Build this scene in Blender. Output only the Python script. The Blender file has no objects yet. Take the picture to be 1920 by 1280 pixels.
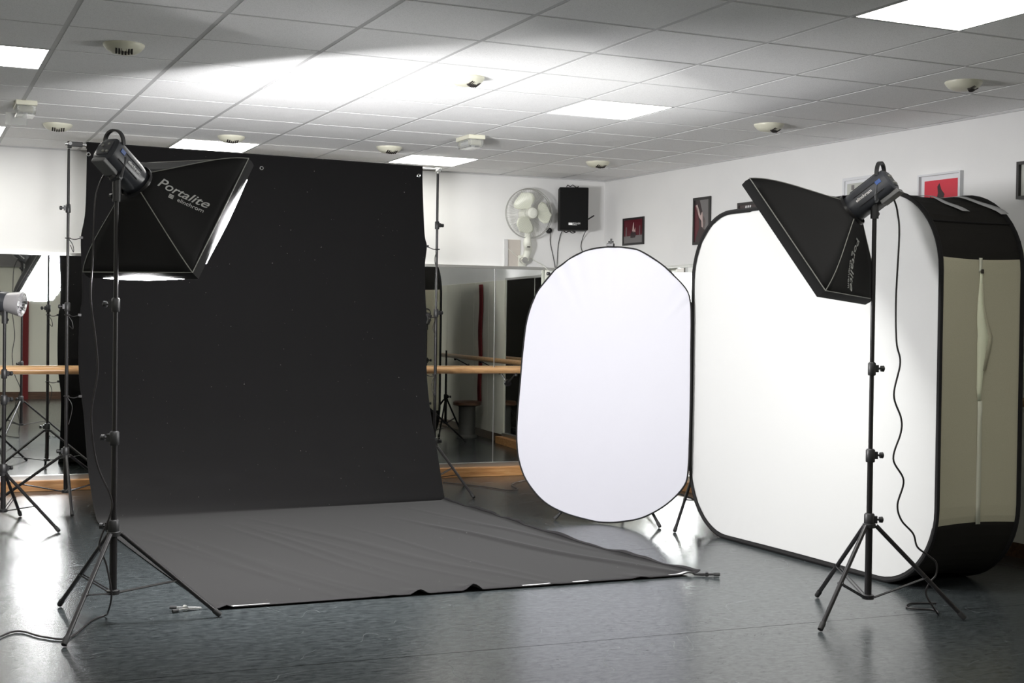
import bpy, math, random
from mathutils import Vector, Matrix
random.seed(4)
scene = bpy.context.scene
COL = scene.collection
PI = math.pi
H = 1.365                      # camera height above the floor
V = Vector

# ------------------------------------------------------------------ camera
yaw, pitch, roll = math.radians(24.56834), math.radians(-0.79315), math.radians(0.78598)
fw = V((math.sin(yaw)*math.cos(pitch), math.cos(yaw)*math.cos(pitch), math.sin(pitch)))
rt = V((math.cos(yaw), -math.sin(yaw), 0)); up = rt.cross(fw)
rt, up = rt*math.cos(roll)+up*math.sin(roll), -rt*math.sin(roll)+up*math.cos(roll)
cd = bpy.data.cameras.new('camera'); cam = bpy.data.objects.new('camera', cd); COL.objects.link(cam)
cam.matrix_world = Matrix(((rt.x, up.x, -fw.x, 0), (rt.y, up.y, -fw.y, 0), (rt.z, up.z, -fw.z, H), (0, 0, 0, 1)))
cd.sensor_width = 36.0; cd.lens = 36.0*2512.04/1920; cd.clip_start = .05; cd.clip_end = 60
scene.camera = cam

# ------------------------------------------------------------------ world, exposure
w = bpy.data.worlds.new('World'); scene.world = w; w.use_nodes = True
w.node_tree.nodes['Background'].inputs[0].default_value = (.5, .5, .5, 1)
w.node_tree.nodes['Background'].inputs[1].default_value = 0.02
scene.view_settings.view_transform = 'Standard'; scene.view_settings.look = 'None'
scene.view_settings.gamma = 1; scene.view_settings.use_curve_mapping = False
scene.view_settings.exposure = 0.45
SOFTBOX_L, SOFTBOX_R, PANEL = 108.0, 32.0, 11.0      # emission strengths of the lamps that are on
cy = scene.cycles
cy.max_bounces = 12; cy.glossy_bounces = 6; cy.diffuse_bounces = 8; cy.transmission_bounces = 6
cy.caustics_reflective = True; cy.sample_clamp_indirect = 12.0
cy.use_denoising = True

# ------------------------------------------------------------------ materials
def mat(name, col, rough=.6, metal=0.0, emit=None, es=1.0, spec=None, sheen=0, alpha=None, trans=0):
    m = bpy.data.materials.new(name); m.use_nodes = True
    b = m.node_tree.nodes['Principled BSDF']
    b.inputs['Base Color'].default_value = (*col, 1); b.inputs['Roughness'].default_value = rough
    b.inputs['Metallic'].default_value = metal
    if spec is not None: b.inputs['Specular IOR Level'].default_value = spec
    if emit: b.inputs['Emission Color'].default_value = (*emit, 1); b.inputs['Emission Strength'].default_value = es
    if sheen: b.inputs['Sheen Weight'].default_value = sheen; b.inputs['Sheen Roughness'].default_value = .5
    if trans: b.inputs['Transmission Weight'].default_value = trans
    return m
def N(m, t, **kw):
    n = m.node_tree.nodes.new(t)
    for k, v in kw.items(): setattr(n, k, v)
    return n
def L(m, a, b): m.node_tree.links.new(a, b)
def B(m): return m.node_tree.nodes['Principled BSDF']
def coords(m, scale=(1, 1, 1), rot=(0, 0, 0)):
    tc = N(m, 'ShaderNodeTexCoord'); mp = N(m, 'ShaderNodeMapping')
    mp.inputs['Scale'].default_value = scale; mp.inputs['Rotation'].default_value = rot
    L(m, tc.outputs['Object'], mp.inputs['Vector']); return mp.outputs[0]
def noise(m, vec, s, det=3, rough=.6, dist=0):
    n = N(m, 'ShaderNodeTexNoise'); n.inputs['Scale'].default_value = s; n.inputs['Detail'].default_value = det
    n.inputs['Roughness'].default_value = rough; n.inputs['Distortion'].default_value = dist
    L(m, vec, n.inputs['Vector']); return n.outputs['Fac']
def ramp(m, fac, stops):
    r = N(m, 'ShaderNodeValToRGB'); e = r.color_ramp.elements
    while len(e) < len(stops): e.new(.5)
    for i, (p, c) in enumerate(stops):
        e[i].position = p; e[i].color = (*c, 1) if not isinstance(c, (int, float)) else (c, c, c, 1)
    L(m, fac, r.inputs[0]); return r.outputs[0]
def math_(m, op, a, b=None, c=None):
    n = N(m, 'ShaderNodeMath', operation=op)
    for i, x in enumerate((a, b, c)):
        if x is None: continue
        if isinstance(x, (int, float)): n.inputs[i].default_value = x
        else: L(m, x, n.inputs[i])
    return n.outputs[0]
def mix(m, fac, a, b):
    n = N(m, 'ShaderNodeMix', data_type='RGBA')
    for k, x in ((0, fac), (6, a), (7, b)):
        if isinstance(x, tuple): n.inputs[k].default_value = (*x, 1)
        elif isinstance(x, (int, float)): n.inputs[k].default_value = x
        else: L(m, x, n.inputs[k])
    return n.outputs[2]
def bump(m, h, strength=.3, dist=.002):
    n = N(m, 'ShaderNodeBump'); n.inputs['Strength'].default_value = strength; n.inputs['Distance'].default_value = dist
    L(m, h, n.inputs['Height']); L(m, n.outputs[0], B(m).inputs['Normal'])

M = {}
# wall plaster
def plaster(name, c1, c2):
    m = mat(name, c1, .85); v = coords(m)
    L(m, ramp(m, noise(m, v, 2.2, 5), [(.3, c1), (.7, c2)]), B(m).inputs['Base Color'])
    bump(m, noise(m, v, 160, 3), .15, .001); return m
M['wall'] = plaster('white_plaster', (.80, .798, .79), (.77, .77, .765))
M['cream'] = plaster('cream_panel', (.83, .82, .72), (.80, .79, .70))
M['tile'] = mat('mineral_tile', (.72, .72, .72), .95)
v = coords(M['tile'])
sp = noise(M['tile'], v, 260, 2, .7)
L(M['tile'], ramp(M['tile'], sp, [(.36, (.74, .74, .735)), (.47, (.90, .90, .90)), (.8, (.93, .93, .93))]), B(M['tile']).inputs['Base Color'])
bump(M['tile'], sp, .5, .002)
M['tbar'] = mat('white_enamel_bar', (.56, .56, .56), .6)
M['floor'] = mat('dance_vinyl', (.05, .055, .06), .3, spec=.42)
m = M['floor']
tc = N(m, 'ShaderNodeTexCoord'); sep = N(m, 'ShaderNodeSeparateXYZ'); L(m, tc.outputs['Object'], sep.inputs[0])
vx = coords(m, (1.2, 5.0, 1), (0, 0, .35)); v1 = coords(m)
mott = noise(m, vx, 9, 6, .75, .6); big = noise(m, v1, 1.1, 4, .6)
base = ramp(m, mott, [(.3, (.007, .010, .011)), (.50, (.017, .021, .023)), (.72, (.050, .058, .061))])
base = mix(m, math_(m, 'MULTIPLY', big, .5), base, (.022, .022, .023))
def squiggle(scale, width, dist=1.5, vec=None):
    a = noise(m, vec or v1, scale, 1.5, .5, dist)
    d = math_(m, 'ABSOLUTE', math_(m, 'SUBTRACT', a, .5))
    return math_(m, 'LESS_THAN', d, width)
gate = math_(m, 'GREATER_THAN', noise(m, v1, 2.6, 2), .53)
s1 = math_(m, 'MULTIPLY', squiggle(1.7, .0011, 1.0), gate)
s2 = math_(m, 'MULTIPLY', squiggle(4.6, .0026, 1.8, coords(m, (1, 1.7, 1), (0, 0, 1.1))), math_(m, 'GREATER_THAN', noise(m, v1, 3.3, 2), .47))
fine = noise(m, coords(m, (1, 1.6, 1), (0, 0, .2)), 26, 5, .75, .4)
base = mix(m, math_(m, 'MULTIPLY', ramp(m, fine, [(.38, 0.0), (.66, 1.0)]), .62), base, (.070, .082, .084))
base = mix(m, math_(m, 'MULTIPLY', s1, .12), base, (.26, .28, .28))
base = mix(m, math_(m, 'MULTIPLY', s2, .75), base, (.012, .012, .012))
sy = math_(m, 'ADD', sep.outputs[1], math_(m, 'MULTIPLY', sep.outputs[0], .045))
dm = math_(m, 'ABSOLUTE', math_(m, 'SUBTRACT', math_(m, 'FLOORED_MODULO', math_(m, 'SUBTRACT', sy, 5.205-1.02), 2.04), 1.02))
seam = math_(m, 'LESS_THAN', dm, .0034)
base = mix(m, seam, base, (.006, .006, .006))
L(m, base, B(m).inputs['Base Color'])
r_ = math_(m, 'ADD', math_(m, 'MULTIPLY', mott, .17), .13)
r_ = math_(m, 'ADD', r_, math_(m, 'MULTIPLY', s1, .12))
L(m, r_, B(m).inputs['Roughness'])
sp_l = ramp(m, fine, [(.30, .20), (.68, .78)])
sp_l = math_(m, 'MULTIPLY', sp_l, math_(m, 'SUBTRACT', 1.0, math_(m, 'MULTIPLY', seam, .92)))
L(m, math_(m, 'MULTIPLY', sp_l, math_(m, 'SUBTRACT', 1.0, math_(m, 'MULTIPLY', s2, .80))), B(m).inputs['Specular IOR Level'])
bump(m, math_(m, 'SUBTRACT', math_(m, 'ADD', mott, math_(m, 'MULTIPLY', fine, .7)), math_(m, 'MULTIPLY', seam, 1.5)), .32, .0015)
M['mirror'] = mat('mirror_glass', (.93, .95, .935), .010, 1.0)
M['alu'] = mat('brushed_aluminium', (.62, .62, .60), .38, 1.0)
M['chrome'] = mat('chrome', (.85, .85, .85), .12, 1.0)
def wood(name, c1, c2, c3, r=.4, along=(1, 12, 12)):
    m = mat(name, c2, r); v = coords(m, along)
    L(m, ramp(m, noise(m, v, 4, 5, .6, .5), [(.3, c1), (.5, c2), (.72, c3)]), B(m).inputs['Base Color'])
    bump(m, noise(m, v, 12, 4), .15, .001); return m
M['wood'] = wood('varnished_pine', (.34, .15, .055), (.48, .24, .09), (.60, .34, .15))
M['barre'] = wood('barre_beech', (.40, .21, .09), (.58, .34, .16), (.68, .44, .23), .28)
M['dkwood'] = wood('dark_wood', (.06, .03, .015), (.10, .05, .03), (.15, .08, .04))
def fabric(name, c, c2, rough=.95, sheen=0, scale=900, lint=False, spec=.2, bs=.25):
    m = mat(name, c, rough, spec=spec, sheen=sheen); v = coords(m)
    n = noise(m, v, scale, 2, .7)
    col = ramp(m, n, [(.3, c), (.7, c2)])
    if lint:
        k = math_(m, 'GREATER_THAN', noise(m, v, 75, 1, .4), .815)
        col = mix(m, math_(m, 'MULTIPLY', k, .6), col, (.35, .34, .32))
    L(m, col, B(m).inputs['Base Color']); bump(m, n, bs, .0008); return m
M['cloth'] = fabric('black_muslin', (.0030, .0028, .0030), (.0060, .0056, .0060), .95, .085, 420, True)
M['hem'] = fabric('black_hem', (.012, .011, .012), (.02, .019, .02), .8)
M['white_fabric'] = fabric('white_panel_fabric', (.455, .457, .454), (.47, .472, .469), .9, 0, 700, bs=.1)
M['lav_fabric'] = fabric('cool_white_fabric', (.388, .386, .424), (.40, .398, .436), .9, 0, 700, bs=.1)
M['beige'] = fabric('beige_fabric', (.42, .40, .30), (.48, .455, .345), .95, 0, 420)
M['beige_light'] = fabric('pale_beige_tape', (.60, .60, .50), (.66, .66, .55), .9)
M['inner'] = fabric('cream_lining', (.80, .82, .62), (.82, .84, .66), .9)
M['black_fabric'] = fabric('black_nylon', (.008, .008, .008), (.013, .0125, .013), .75, 0, 600)
M['box_black'] = fabric('black_side_fabric', (.012, .011, .010), (.018, .017, .015), .9, 0, 500)
M['black_metal'] = mat('black_metal', (.012, .011, .012), .32, .2)
M['black_plastic'] = mat('black_plastic', (.014, .014, .015), .42)
M['grey_plastic'] = mat('dark_grey_plastic', (.045, .046, .05), .38)
M['head'] = mat('flash_housing', (.035, .037, .044), .34)
M['rubber'] = mat('black_rubber', (.01, .01, .01), .7)
M['cable'] = mat('cable_rubber', (.012, .01, .011), .45)
M['piping'] = mat('grey_piping', (.22, .22, .20), .5)
M['letter'] = mat('grey_print', (.42, .42, .41), .6)
M['white_print'] = mat('white_print', (.85, .85, .85), .5)
M['blue_print'] = mat('blue_print', (.04, .09, .28), .4)
M['velcro'] = mat('grey_strap', (.46, .46, .47), .6)
M['dark_block'] = mat('power_block', (.11, .11, .11), .45)
M['speaker'] = mat('speaker_vinyl', (.006, .006, .006), .6, spec=.25)
M['silver_tape'] = mat('silver_tape', (.7, .7, .7), .3, .9)
M['cream_plastic'] = mat('cream_plastic', (.68, .67, .55), .38)
M['fan_plastic'] = mat('fan_plastic', (.70, .71, .64), .3)
M['blade'] = mat('fan_blade', (.72, .74, .63), .22)
M['wire'] = mat('fan_wire', (.36, .36, .34), .4)
M['dark'] = mat('dark_slot', (.02, .015, .012), .7)
M['lamp_cover'] = mat('clear_cover', (.75, .76, .74), .12, trans=.75)
M['panel_on'] = mat('lit_diffuser', (.9, .9, .86), .5, emit=(1, .985, .93), es=PANEL)
M['soft_L'] = mat('lit_softbox_front_left', (.9, .9, .9), .6, emit=(1, .99, 1.0), es=SOFTBOX_L)
M['soft_R'] = mat('lit_softbox_front_right', (.9, .9, .9), .6, emit=(1, 1.0, .97), es=SOFTBOX_R)
M['red'] = mat('dark_red_fabric', (.16, .012, .014), .8)
M['red_photo'] = mat('red_photo', (.60, .035, .06), .4)
M['frame_black'] = mat('black_frame', (.018, .016, .016), .35)
M['frame_white'] = mat('white_frame', (.66, .67, .69), .4)
M['mat_white'] = mat('white_mount', (.70, .71, .73), .7)
M['photo_dark'] = mat('photo_dark', (.035, .02, .022), .3)
M['photo_maroon'] = mat('photo_maroon', (.09, .008, .016), .3)
M['photo_grey'] = mat('photo_grey', (.16, .15, .15), .3)
M['photo_pale'] = mat('photo_pale', (.46, .47, .43), .4)
M['photo_skin'] = mat('photo_skin', (.50, .38, .36), .4)
M['photo_olive'] = mat('photo_olive', (.16, .15, .07), .4)
M['stool_grey'] = mat('stool_grey', (.10, .10, .095), .7)
M['board'] = mat('pinkish_board', (.52, .48, .44), .35)
M['reflector'] = mat('silver_reflector', (.9, .9, .9), .14, 1.0)
M['refl_out'] = mat('grey_reflector_shell', (.30, .29, .30), .4)
M['glass_tube'] = mat('frosted_flash_tube', (.9, .92, .93), .2)

# ------------------------------------------------------------------ mesh builder
def frame_of(d):
    d = V(d).normalized(); a = V((0, 0, 1)) if abs(d.z) < .9 else V((1, 0, 0))
    x = d.cross(a).normalized(); y = d.cross(x).normalized(); return x, y, d
class MB:
    def __init__(s): s.v = []; s.f = []
    def add(s, vs, fs):
        o = len(s.v); s.v += [V(p) for p in vs]; s.f += [tuple(i+o for i in f) for f in fs]; return s
    def box(s, c, size, R=None):
        c = V(c); R = R or Matrix.Identity(3); hx, hy, hz = [k/2 for k in size]
        vs = [c + R @ V((x*hx, y*hy, z*hz)) for z in (-1, 1) for y in (-1, 1) for x in (-1, 1)]
        return s.add(vs, [(0, 2, 3, 1), (4, 5, 7, 6), (0, 1, 5, 4), (2, 6, 7, 3), (0, 4, 6, 2), (1, 3, 7, 5)])
    def cyl(s, p0, p1, r0, r1=None, n=14):
        return s.tube([p0, p1], [r0, r0 if r1 is None else r1], n)
    def tube(s, pts, r, n=8, closed=False, caps=True):
        pts = [V(p) for p in pts]; k = len(pts); rs = r if isinstance(r, (list, tuple)) else [r]*k
        dirs = []
        for i in range(k):
            if closed: d = pts[(i+1) % k]-pts[i-1]
            else: d = pts[min(i+1, k-1)]-pts[max(i-1, 0)]
            dirs.append(d.normalized())
        x, y, _ = frame_of(dirs[0]); vs = []
        for i in range(k):
            if i: x = (x - dirs[i]*x.dot(dirs[i])).normalized(); 
            y = dirs[i].cross(x)
            for j in range(n):
                a = 2*PI*j/n; vs.append(pts[i]+(x*math.cos(a)+y*math.sin(a))*rs[i])
        fs = []
        for i in range(k if closed else k-1):
            for j in range(n):
                a, b = i*n+j, i*n+(j+1) % n; c, d = ((i+1) % k)*n+(j+1) % n, ((i+1) % k)*n+j
                fs.append((a, b, c, d))
        if caps and not closed: fs += [tuple(range(n-1, -1, -1)), tuple((k-1)*n+j for j in range(n))]
        return s.add(vs, fs)
    def lathe(s, prof, o, axis=(0, 0, 1), n=28, capped=True):   # prof: (radius, height)
        x, y, z = frame_of(axis); o = V(o); vs = []
        for r, h in prof:
            for j in range(n):
                a = 2*PI*j/n; vs.append(o+z*h+(x*math.cos(a)+y*math.sin(a))*max(r, 1e-5))
        fs = [(i*n+j, i*n+(j+1) % n, (i+1)*n+(j+1) % n, (i+1)*n+j) for i in range(len(prof)-1) for j in range(n)]
        if capped: fs += [tuple(range(n-1, -1, -1)), tuple((len(prof)-1)*n+j for j in range(n))]
        return s.add(vs, fs)
    def grid(s, P, closed_u=False):        # P[i][j] points
        a, b = len(P), len(P[0]); vs = [p for row in P for p in row]
        fs = [(i*b+j, i*b+(j+1) % b, ((i+1) % a)*b+(j+1) % b, ((i+1) % a)*b+j) for i in range(a if closed_u else a-1) for j in range(b-1)]
        return s.add(vs, fs)
    def prism(s, poly, off):               # poly: 3D points, extruded by vector off
        k = len(poly); off = V(off); vs = [V(p) for p in poly]+[V(p)+off for p in poly]
        fs = [tuple(range(k-1, -1, -1)), tuple(range(k, 2*k))]+[(i, (i+1) % k, (i+1) % k+k, i+k) for i in range(k)]
        return s.add(vs, fs)
    def build(s, name, m, parent=None, smooth=True, bevel=0, solid=0, sub=0, angle=40):
        me = bpy.data.meshes.new(name); off = parent_loc(parent)
        me.from_pydata([tuple(p-off) for p in s.v], [], s.f); me.update()
        import bmesh
        bm = bmesh.new(); bm.from_mesh(me); bmesh.ops.recalc_face_normals(bm, faces=bm.faces); bm.to_mesh(me); bm.free()
        me.materials.append(m if not isinstance(m, str) else M[m])
        o = bpy.data.objects.new(name, me); COL.objects.link(o)
        if parent: o.parent = parent
        if smooth:
            for p in me.polygons: p.use_smooth = True
            me.set_sharp_from_angle(angle=math.radians(angle))
        if sub: q = o.modifiers.new('s', 'SUBSURF'); q.levels = sub; q.render_levels = sub
        if solid: q = o.modifiers.new('t', 'SOLIDIFY'); q.thickness = solid; q.offset = 0
        if bevel: q = o.modifiers.new('b', 'BEVEL'); q.width = bevel; q.segments = 2; q.limit_method = 'ANGLE'
        return o
def parent_loc(p):
    t = V((0, 0, 0))
    while p is not None: t += V(p.location); p = p.parent
    return t
def tag(o, label, cat, group=None, kind=None):
    o['label'] = label; o['category'] = cat
    if group: o['group'] = group
    if kind: o['kind'] = kind
    return o
def thing(name, loc, label, cat, group=None):
    o = bpy.data.objects.new(name, None); o.empty_display_size = .1; COL.objects.link(o); o.location = loc
    return tag(o, label, cat, group)
def structure(o): o['kind'] = 'structure'; return o
def copy_tree(src, delta, label, parent=None):
    c = src.copy(); COL.objects.link(c)
    if parent is None: c.location = V(src.location)+V(delta); c['label'] = label
    else: c.parent = parent
    for ch in list(src.children): copy_tree(ch, None, None, c)
    return c
def catmull(P, n):
    P = [V(p) for p in P]; out = []
    for i in range(len(P)-1):
        a, b, c, d = P[max(i-1, 0)], P[i], P[i+1], P[min(i+2, len(P)-1)]
        for k in range(n):
            t = k/n; out.append(.5*((2*b)+(c-a)*t+(2*a-5*b+4*c-d)*t*t+(3*b-a-3*c+d)*t**3))
    out.append(P[-1]); return out
def text_part(s, size, Mx, m, parent, name='lettering', shear=0, stretch=1.0, bold=0.0, fn=None):
    cu = bpy.data.curves.new(name, 'FONT'); cu.body = s; cu.size = size; cu.shear = shear; cu.extrude = .0006; cu.offset = bold
    cu.align_x = 'CENTER'; cu.align_y = 'CENTER'
    t = bpy.data.objects.new(name+'_src', cu); COL.objects.link(t)
    bpy.context.view_layer.update()
    me = bpy.data.meshes.new_from_object(t.evaluated_get(bpy.context.evaluated_depsgraph_get()))
    bpy.data.objects.remove(t); bpy.data.curves.remove(cu)
    off = parent_loc(parent)
    for vx_ in me.vertices:
        p = Mx @ V((vx_.co.x*stretch, vx_.co.y, vx_.co.z)); p = fn(p) if fn else p; vx_.co = p-off
    me.materials.clear(); me.materials.append(M[m]); me.name = name
    o = bpy.data.objects.new(name, me); COL.objects.link(o); o.parent = parent; return o
def basis(o, x, y, z=None):
    x = V(x).normalized(); y = V(y).normalized(); z = V(z) if z else x.cross(y)
    return Matrix(((x.x, y.x, z.x, o[0]), (x.y, y.y, z.y, o[1]), (x.z, y.z, z.z, o[2]), (0, 0, 0, 1)))

# ------------------------------------------------------------------ room shell
A = math.radians(2.2)
P0 = V((5.93, 10.95, 0))                        # far right corner of the room
bd = V((-math.cos(A), math.sin(A), 0))          # along the back wall, to the left
bn = V((-math.sin(A), -math.cos(A), 0))         # back wall normal, into the room
rd = V((math.sin(A), -math.cos(A), 0))          # along the right wall, to the camera
rn = V((-math.cos(A), -math.sin(A), 0))         # right wall normal, into the room
CZ = 2.69
def onB(s, z, off=0): return P0+bd*s+bn*off+V((0, 0, z))
def onR(s, z, off=0): return P0+rd*s+rn*off+V((0, 0, z))
def slab(mb, P, d, n, s0, s1, z0, z1, o0, o1):
    q = [P+d*s+n*o for s in (s0, s1) for o in (o0, o1)]
    poly = [q[0], q[2], q[3], q[1]]
    return mb.prism([p+V((0, 0, z0)) for p in poly], (0, 0, z1-z0))
BL, RL = 9.55, 12.3
structure(MB().box((1.3, 5, -.03), (10.6, 13.2, .06)).build('floor', 'floor', smooth=False))
PANELS = [(-1, 2), (-1, 7), (2, 2), (5, 2), (5, -3), (2, 7), (5, 7), (-4, 2), (-4, 7), (-4, -3), (-1, -3), (2, -3), (-4, -8), (-1, -8), (2, -8), (5, -8)]
cm = MB().box((1.3, 5, 2.6925+.03), (10.6, 13.2, .06))
for i in range(-7, 9):
    for j in range(-12, 9):
        if (i, j) in PANELS: continue
        x_, y_ = (i+.5)*.6+.6807, (j+.5)*.6+5.8226
        if x_ > 5.9 or y_ > 10.85+(6-x_)*.04: continue
        h0, h1 = .288, .2875
        cm.add([(x_-h0, y_-h0, 2.6925), (x_+h0, y_-h0, 2.6925), (x_+h0, y_+h0, 2.6925), (x_-h0, y_+h0, 2.6925), (x_-h1, y_-h1, 2.690), (x_+h1, y_-h1, 2.690), (x_+h1, y_+h1, 2.690), (x_-h1, y_+h1, 2.690)],
               [(7, 6, 5, 4), (0, 1, 5, 4), (1, 2, 6, 5), (2, 3, 7, 6), (3, 0, 4, 7)])
for j in range(-12, 9):      # cut tiles along the right wall
    y_ = (j+.5)*.6+5.8226; cm.box((6.35, y_, 2.6925), (.52, .576, .005))
ceil = structure(cm.build('ceiling', 'tile', smooth=False))
wb = structure(slab(MB(), P0, bd, bn, -.2, BL, 0, 2.72, -.12, 0).build('wall_back', 'wall', smooth=False))
wr = structure(slab(MB(), P0, rd, rn, -.2, RL, 0, 2.72, -.12, 0).build('wall_right', 'wall', smooth=False))
structure(MB().box((-3.6, 5, 1.36), (.12, 13.2, 2.72)).build('wall_left', 'cream', smooth=False))
structure(MB().box((1.3, -1.25, 1.36), (10.6, .12, 2.72)).build('wall_front', 'cream', smooth=False))
# ceiling grid of T-bars, 0.6 m square
GX, GY = .6807, 5.8226
g = MB()
for i in range(-7, 10):
    g.box((i*.6+GX, 5, 2.6925), (.0235, 13, .0016))
for j in range(-11, 10):
    y = j*.6+GY
    g.box((1.3, y, 2.6925), (10.2, .0235, .0014))
gr = structure(g.build('trim_1', 'tbar', smooth=False))
# shadow-line trim at the ceiling edge
structure(slab(MB(), P0, bd, bn, 0, BL, 2.680, 2.69, 0, .014).build('trim_2', 'tbar', smooth=False))
structure(slab(MB(), P0, rd, rn, 0, RL, 2.680, 2.69, 0, .014).build('trim_3', 'tbar', smooth=False))

# wooden skirting blocks below the mirrors
structure(slab(MB(), P0, bd, bn, 0.12, BL, 0, .082, 0, .12).build('baseboard_back', 'wood', smooth=False, bevel=.004))
structure(slab(MB(), P0, rd, rn, 0, 2.95, 0, .082, 0, .12).build('baseboard_right', 'wood', smooth=False, bevel=.004))
structure(slab(MB(), P0, rd, rn, 2.96, RL, 0, .09, 0, .02).build('baseboard_right.001', 'dkwood', smooth=False))
structure(MB().box((1.3, -1.18, .06), (10.2, .03, .12)).build('baseboard_front', 'dkwood', smooth=False))
structure(slab(MB(), P0, bd, bn, 0.03, BL, .082, .115, 0, .045).build('trim_4', 'alu', smooth=False))
structure(slab(MB(), P0, rd, rn, 0.0, 2.95, .082, .115, 0, .045).build('trim_5', 'alu', smooth=False))
structure(slab(MB(), P0, bd, bn, 0.03, BL, 1.848, 1.872, 0, .03).build('trim_6', 'alu', smooth=False))
structure(slab(MB(), P0, rd, rn, 0.0, 2.95, 1.848, 1.872, 0, .03).build('trim_7', 'alu', smooth=False))
# cream wainscot panels along the right wall beyond the mirrors
k = 0
s = 2.98
while s < RL-.2:
    e = min(s+.62, RL-.1)
    o = slab(MB(), P0, rd, rn, s, e-.008, .09, 1.85, 0, .022).build('trim_%d' % (8+k), 'cream', smooth=False, bevel=.003); structure(o); k += 1; s = e
# mirrors: single panes, each a thing of its own
seams = [.03, 1.086, 2.14, 3.2, 4.26, 5.32, 6.38, 7.44, 8.5]
blab = ['wall mirror pane next to the corner, behind the cool-white oval panel',
        'tall wall mirror pane between black backdrop and white oval panel', 'wall mirror pane behind the right half of the black backdrop', 'wall mirror pane behind the left half of the black backdrop',
        'wall mirror pane left of the black backdrop with softbox glare', 'wall mirror pane on the back wall at the left picture edge']
for i in range(6):
    o = slab(MB(), P0, bd, bn, seams[i]+.002, seams[i+1]-.002, .115, 1.85, .004, .012).build('wall_mirror', 'mirror', smooth=False)
    tag(o, blab[i], 'mirror',
        'mirror panes on the back wall' )
    fr = MB(); slab(fr, P0, bd, bn, seams[i+1]-.004, seams[i+1]+.003, .115, 1.85, .0125, .0145)
    fr.build('edge_strip', 'alu', o, smooth=False)
rs = [.0, .98, 1.96, 2.94]
rl = ['right wall mirror pane touching the far corner, behind the oval panel', 'right wall mirror pane with bright glare, seen between the two white panels',
      'right wall mirror pane farthest from the corner, behind the white lightbox']
for i in range(3):
    o = slab(MB(), P0, rd, rn, rs[i]+.002, rs[i+1]-.002, .115, 1.85, .004, .012).build('wall_mirror', 'mirror', smooth=False)
    tag(o, rl[i], 'mirror', 'mirror panes on the right wall')
    fr = MB(); slab(fr, P0, rd, rn, rs[i+1]-.004, rs[i+1]+.003, .115, 1.85, .0125, .0145); fr.build('edge_strip', 'alu', o, smooth=False)
# ballet barres
def barre(P, d, n, s0, s1, z, label, brs):
    t = thing('ballet_barre', P+d*((s0+s1)/2)+n*.2, label, 'ballet barre', 'ballet barres along the mirrors')
    MB().tube([P+d*s0+n*.2+V((0, 0, z)), P+d*s1+n*.2+V((0, 0, z))], .028, 16).build('rail', 'barre', t)
    for s in brs:
        b = MB(); a = P+d*s
        b.cyl(a+n*.016+V((0, 0, z-.12)), a+n*.2+V((0, 0, z-.026)), .006)
        b.cyl(a+n*.2+V((0, 0, z-.05)), a+n*.2+V((0, 0, z-.02)), .014)
        b.cyl(a+n*.012+V((0, 0, z-.12)), a+n*.026+V((0, 0, z-.12)), .03)
        b.build('bracket', 'black_metal', t)
barre(P0, bd, bn, .25, BL-.1, .945, 'wooden ballet barre in front of the back wall mirrors', [.95, 2.3, 4.0, 5.9, 7.8])
barre(P0, rd, rn, .25, 5.9, .945, 'wooden ballet barre along the right wall, seen only in the mirror', [.9, 2.1, 3.3, 4.4])
# dark red door posts and pelmet on the wall behind the camera, seen in the mirrors
for x, n_ in ((.94, 'door_1'), (-1.2, 'door_2')):
    d = MB(); d.box((x-.0, -1.16, 1.05), (.10, .06, 2.1)); d.box((x-.9, -1.16, 1.05), (.10, .06, 2.1))
    o = d.build(n_, 'red', smooth=False); structure(o)
structure(MB().box((1.3, -1.14, 2.42), (10.1, .09, .5)).build('trim_30', 'photo_grey', smooth=False))

# ------------------------------------------------------------------ ceiling lights
def ceiling_light(i, j, label):
    cx, cy_ = (i+.5)*.6+GX, (j+.5)*.6+GY
    t = thing('ceiling_light', (cx, cy_, 2.69), label, 'ceiling light', 'square ceiling light panels')
    MB().box((cx, cy_, 2.6912), (.566, .566, .004)).build('diffuser', 'panel_on', t, smooth=False)
    f = MB(); h = .289
    for a, b, sx, sy_ in ((0, h, .586, .010), (0, -h, .586, .010), (h, 0, .010, .586), (-h, 0, .010, .586)):
        f.box((cx+a, cy_+b, 2.6905), (sx, sy_, .004))
    f.build('frame', 'tbar', t, smooth=False)
ceiling_light(-1, 2, 'lit square ceiling panel cut by the left picture edge, larger of two')
ceiling_light(-1, 7, 'small lit ceiling panel at the left edge below the emergency lamp')
ceiling_light(2, 2, 'lit ceiling panel inside the bright glow left of centre')
ceiling_light(5, 2, 'lit ceiling panel right of centre, above the white oval panel')
ceiling_light(5, -3, 'largest lit ceiling panel, at the top right corner')
ceiling_light(2, 7, 'lit ceiling panel just above the left part of the black backdrop')
ceiling_light(5, 7, 'lit ceiling panel above the right end of the black backdrop')
for i, j, d_ in ((-4, 2, 'outside the left picture edge, beside the left softbox'), (-4, 7, 'outside the left picture edge, nearest the back wall'), (-4, -3, 'outside the left picture edge, level with the right stand'),
              (-1, -3, 'just outside the upper left picture corner'), (2, -3, 'above the top picture edge, in front of the bright glow'), (-4, -8, 'behind the camera, nearest the left wall'),
              (-1, -8, 'above and left of the camera'), (2, -8, 'above and right of the camera'), (5, -8, 'behind the camera, nearest the right wall')):
    ceiling_light(i, j, 'lit ceiling panel '+d_)

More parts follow.
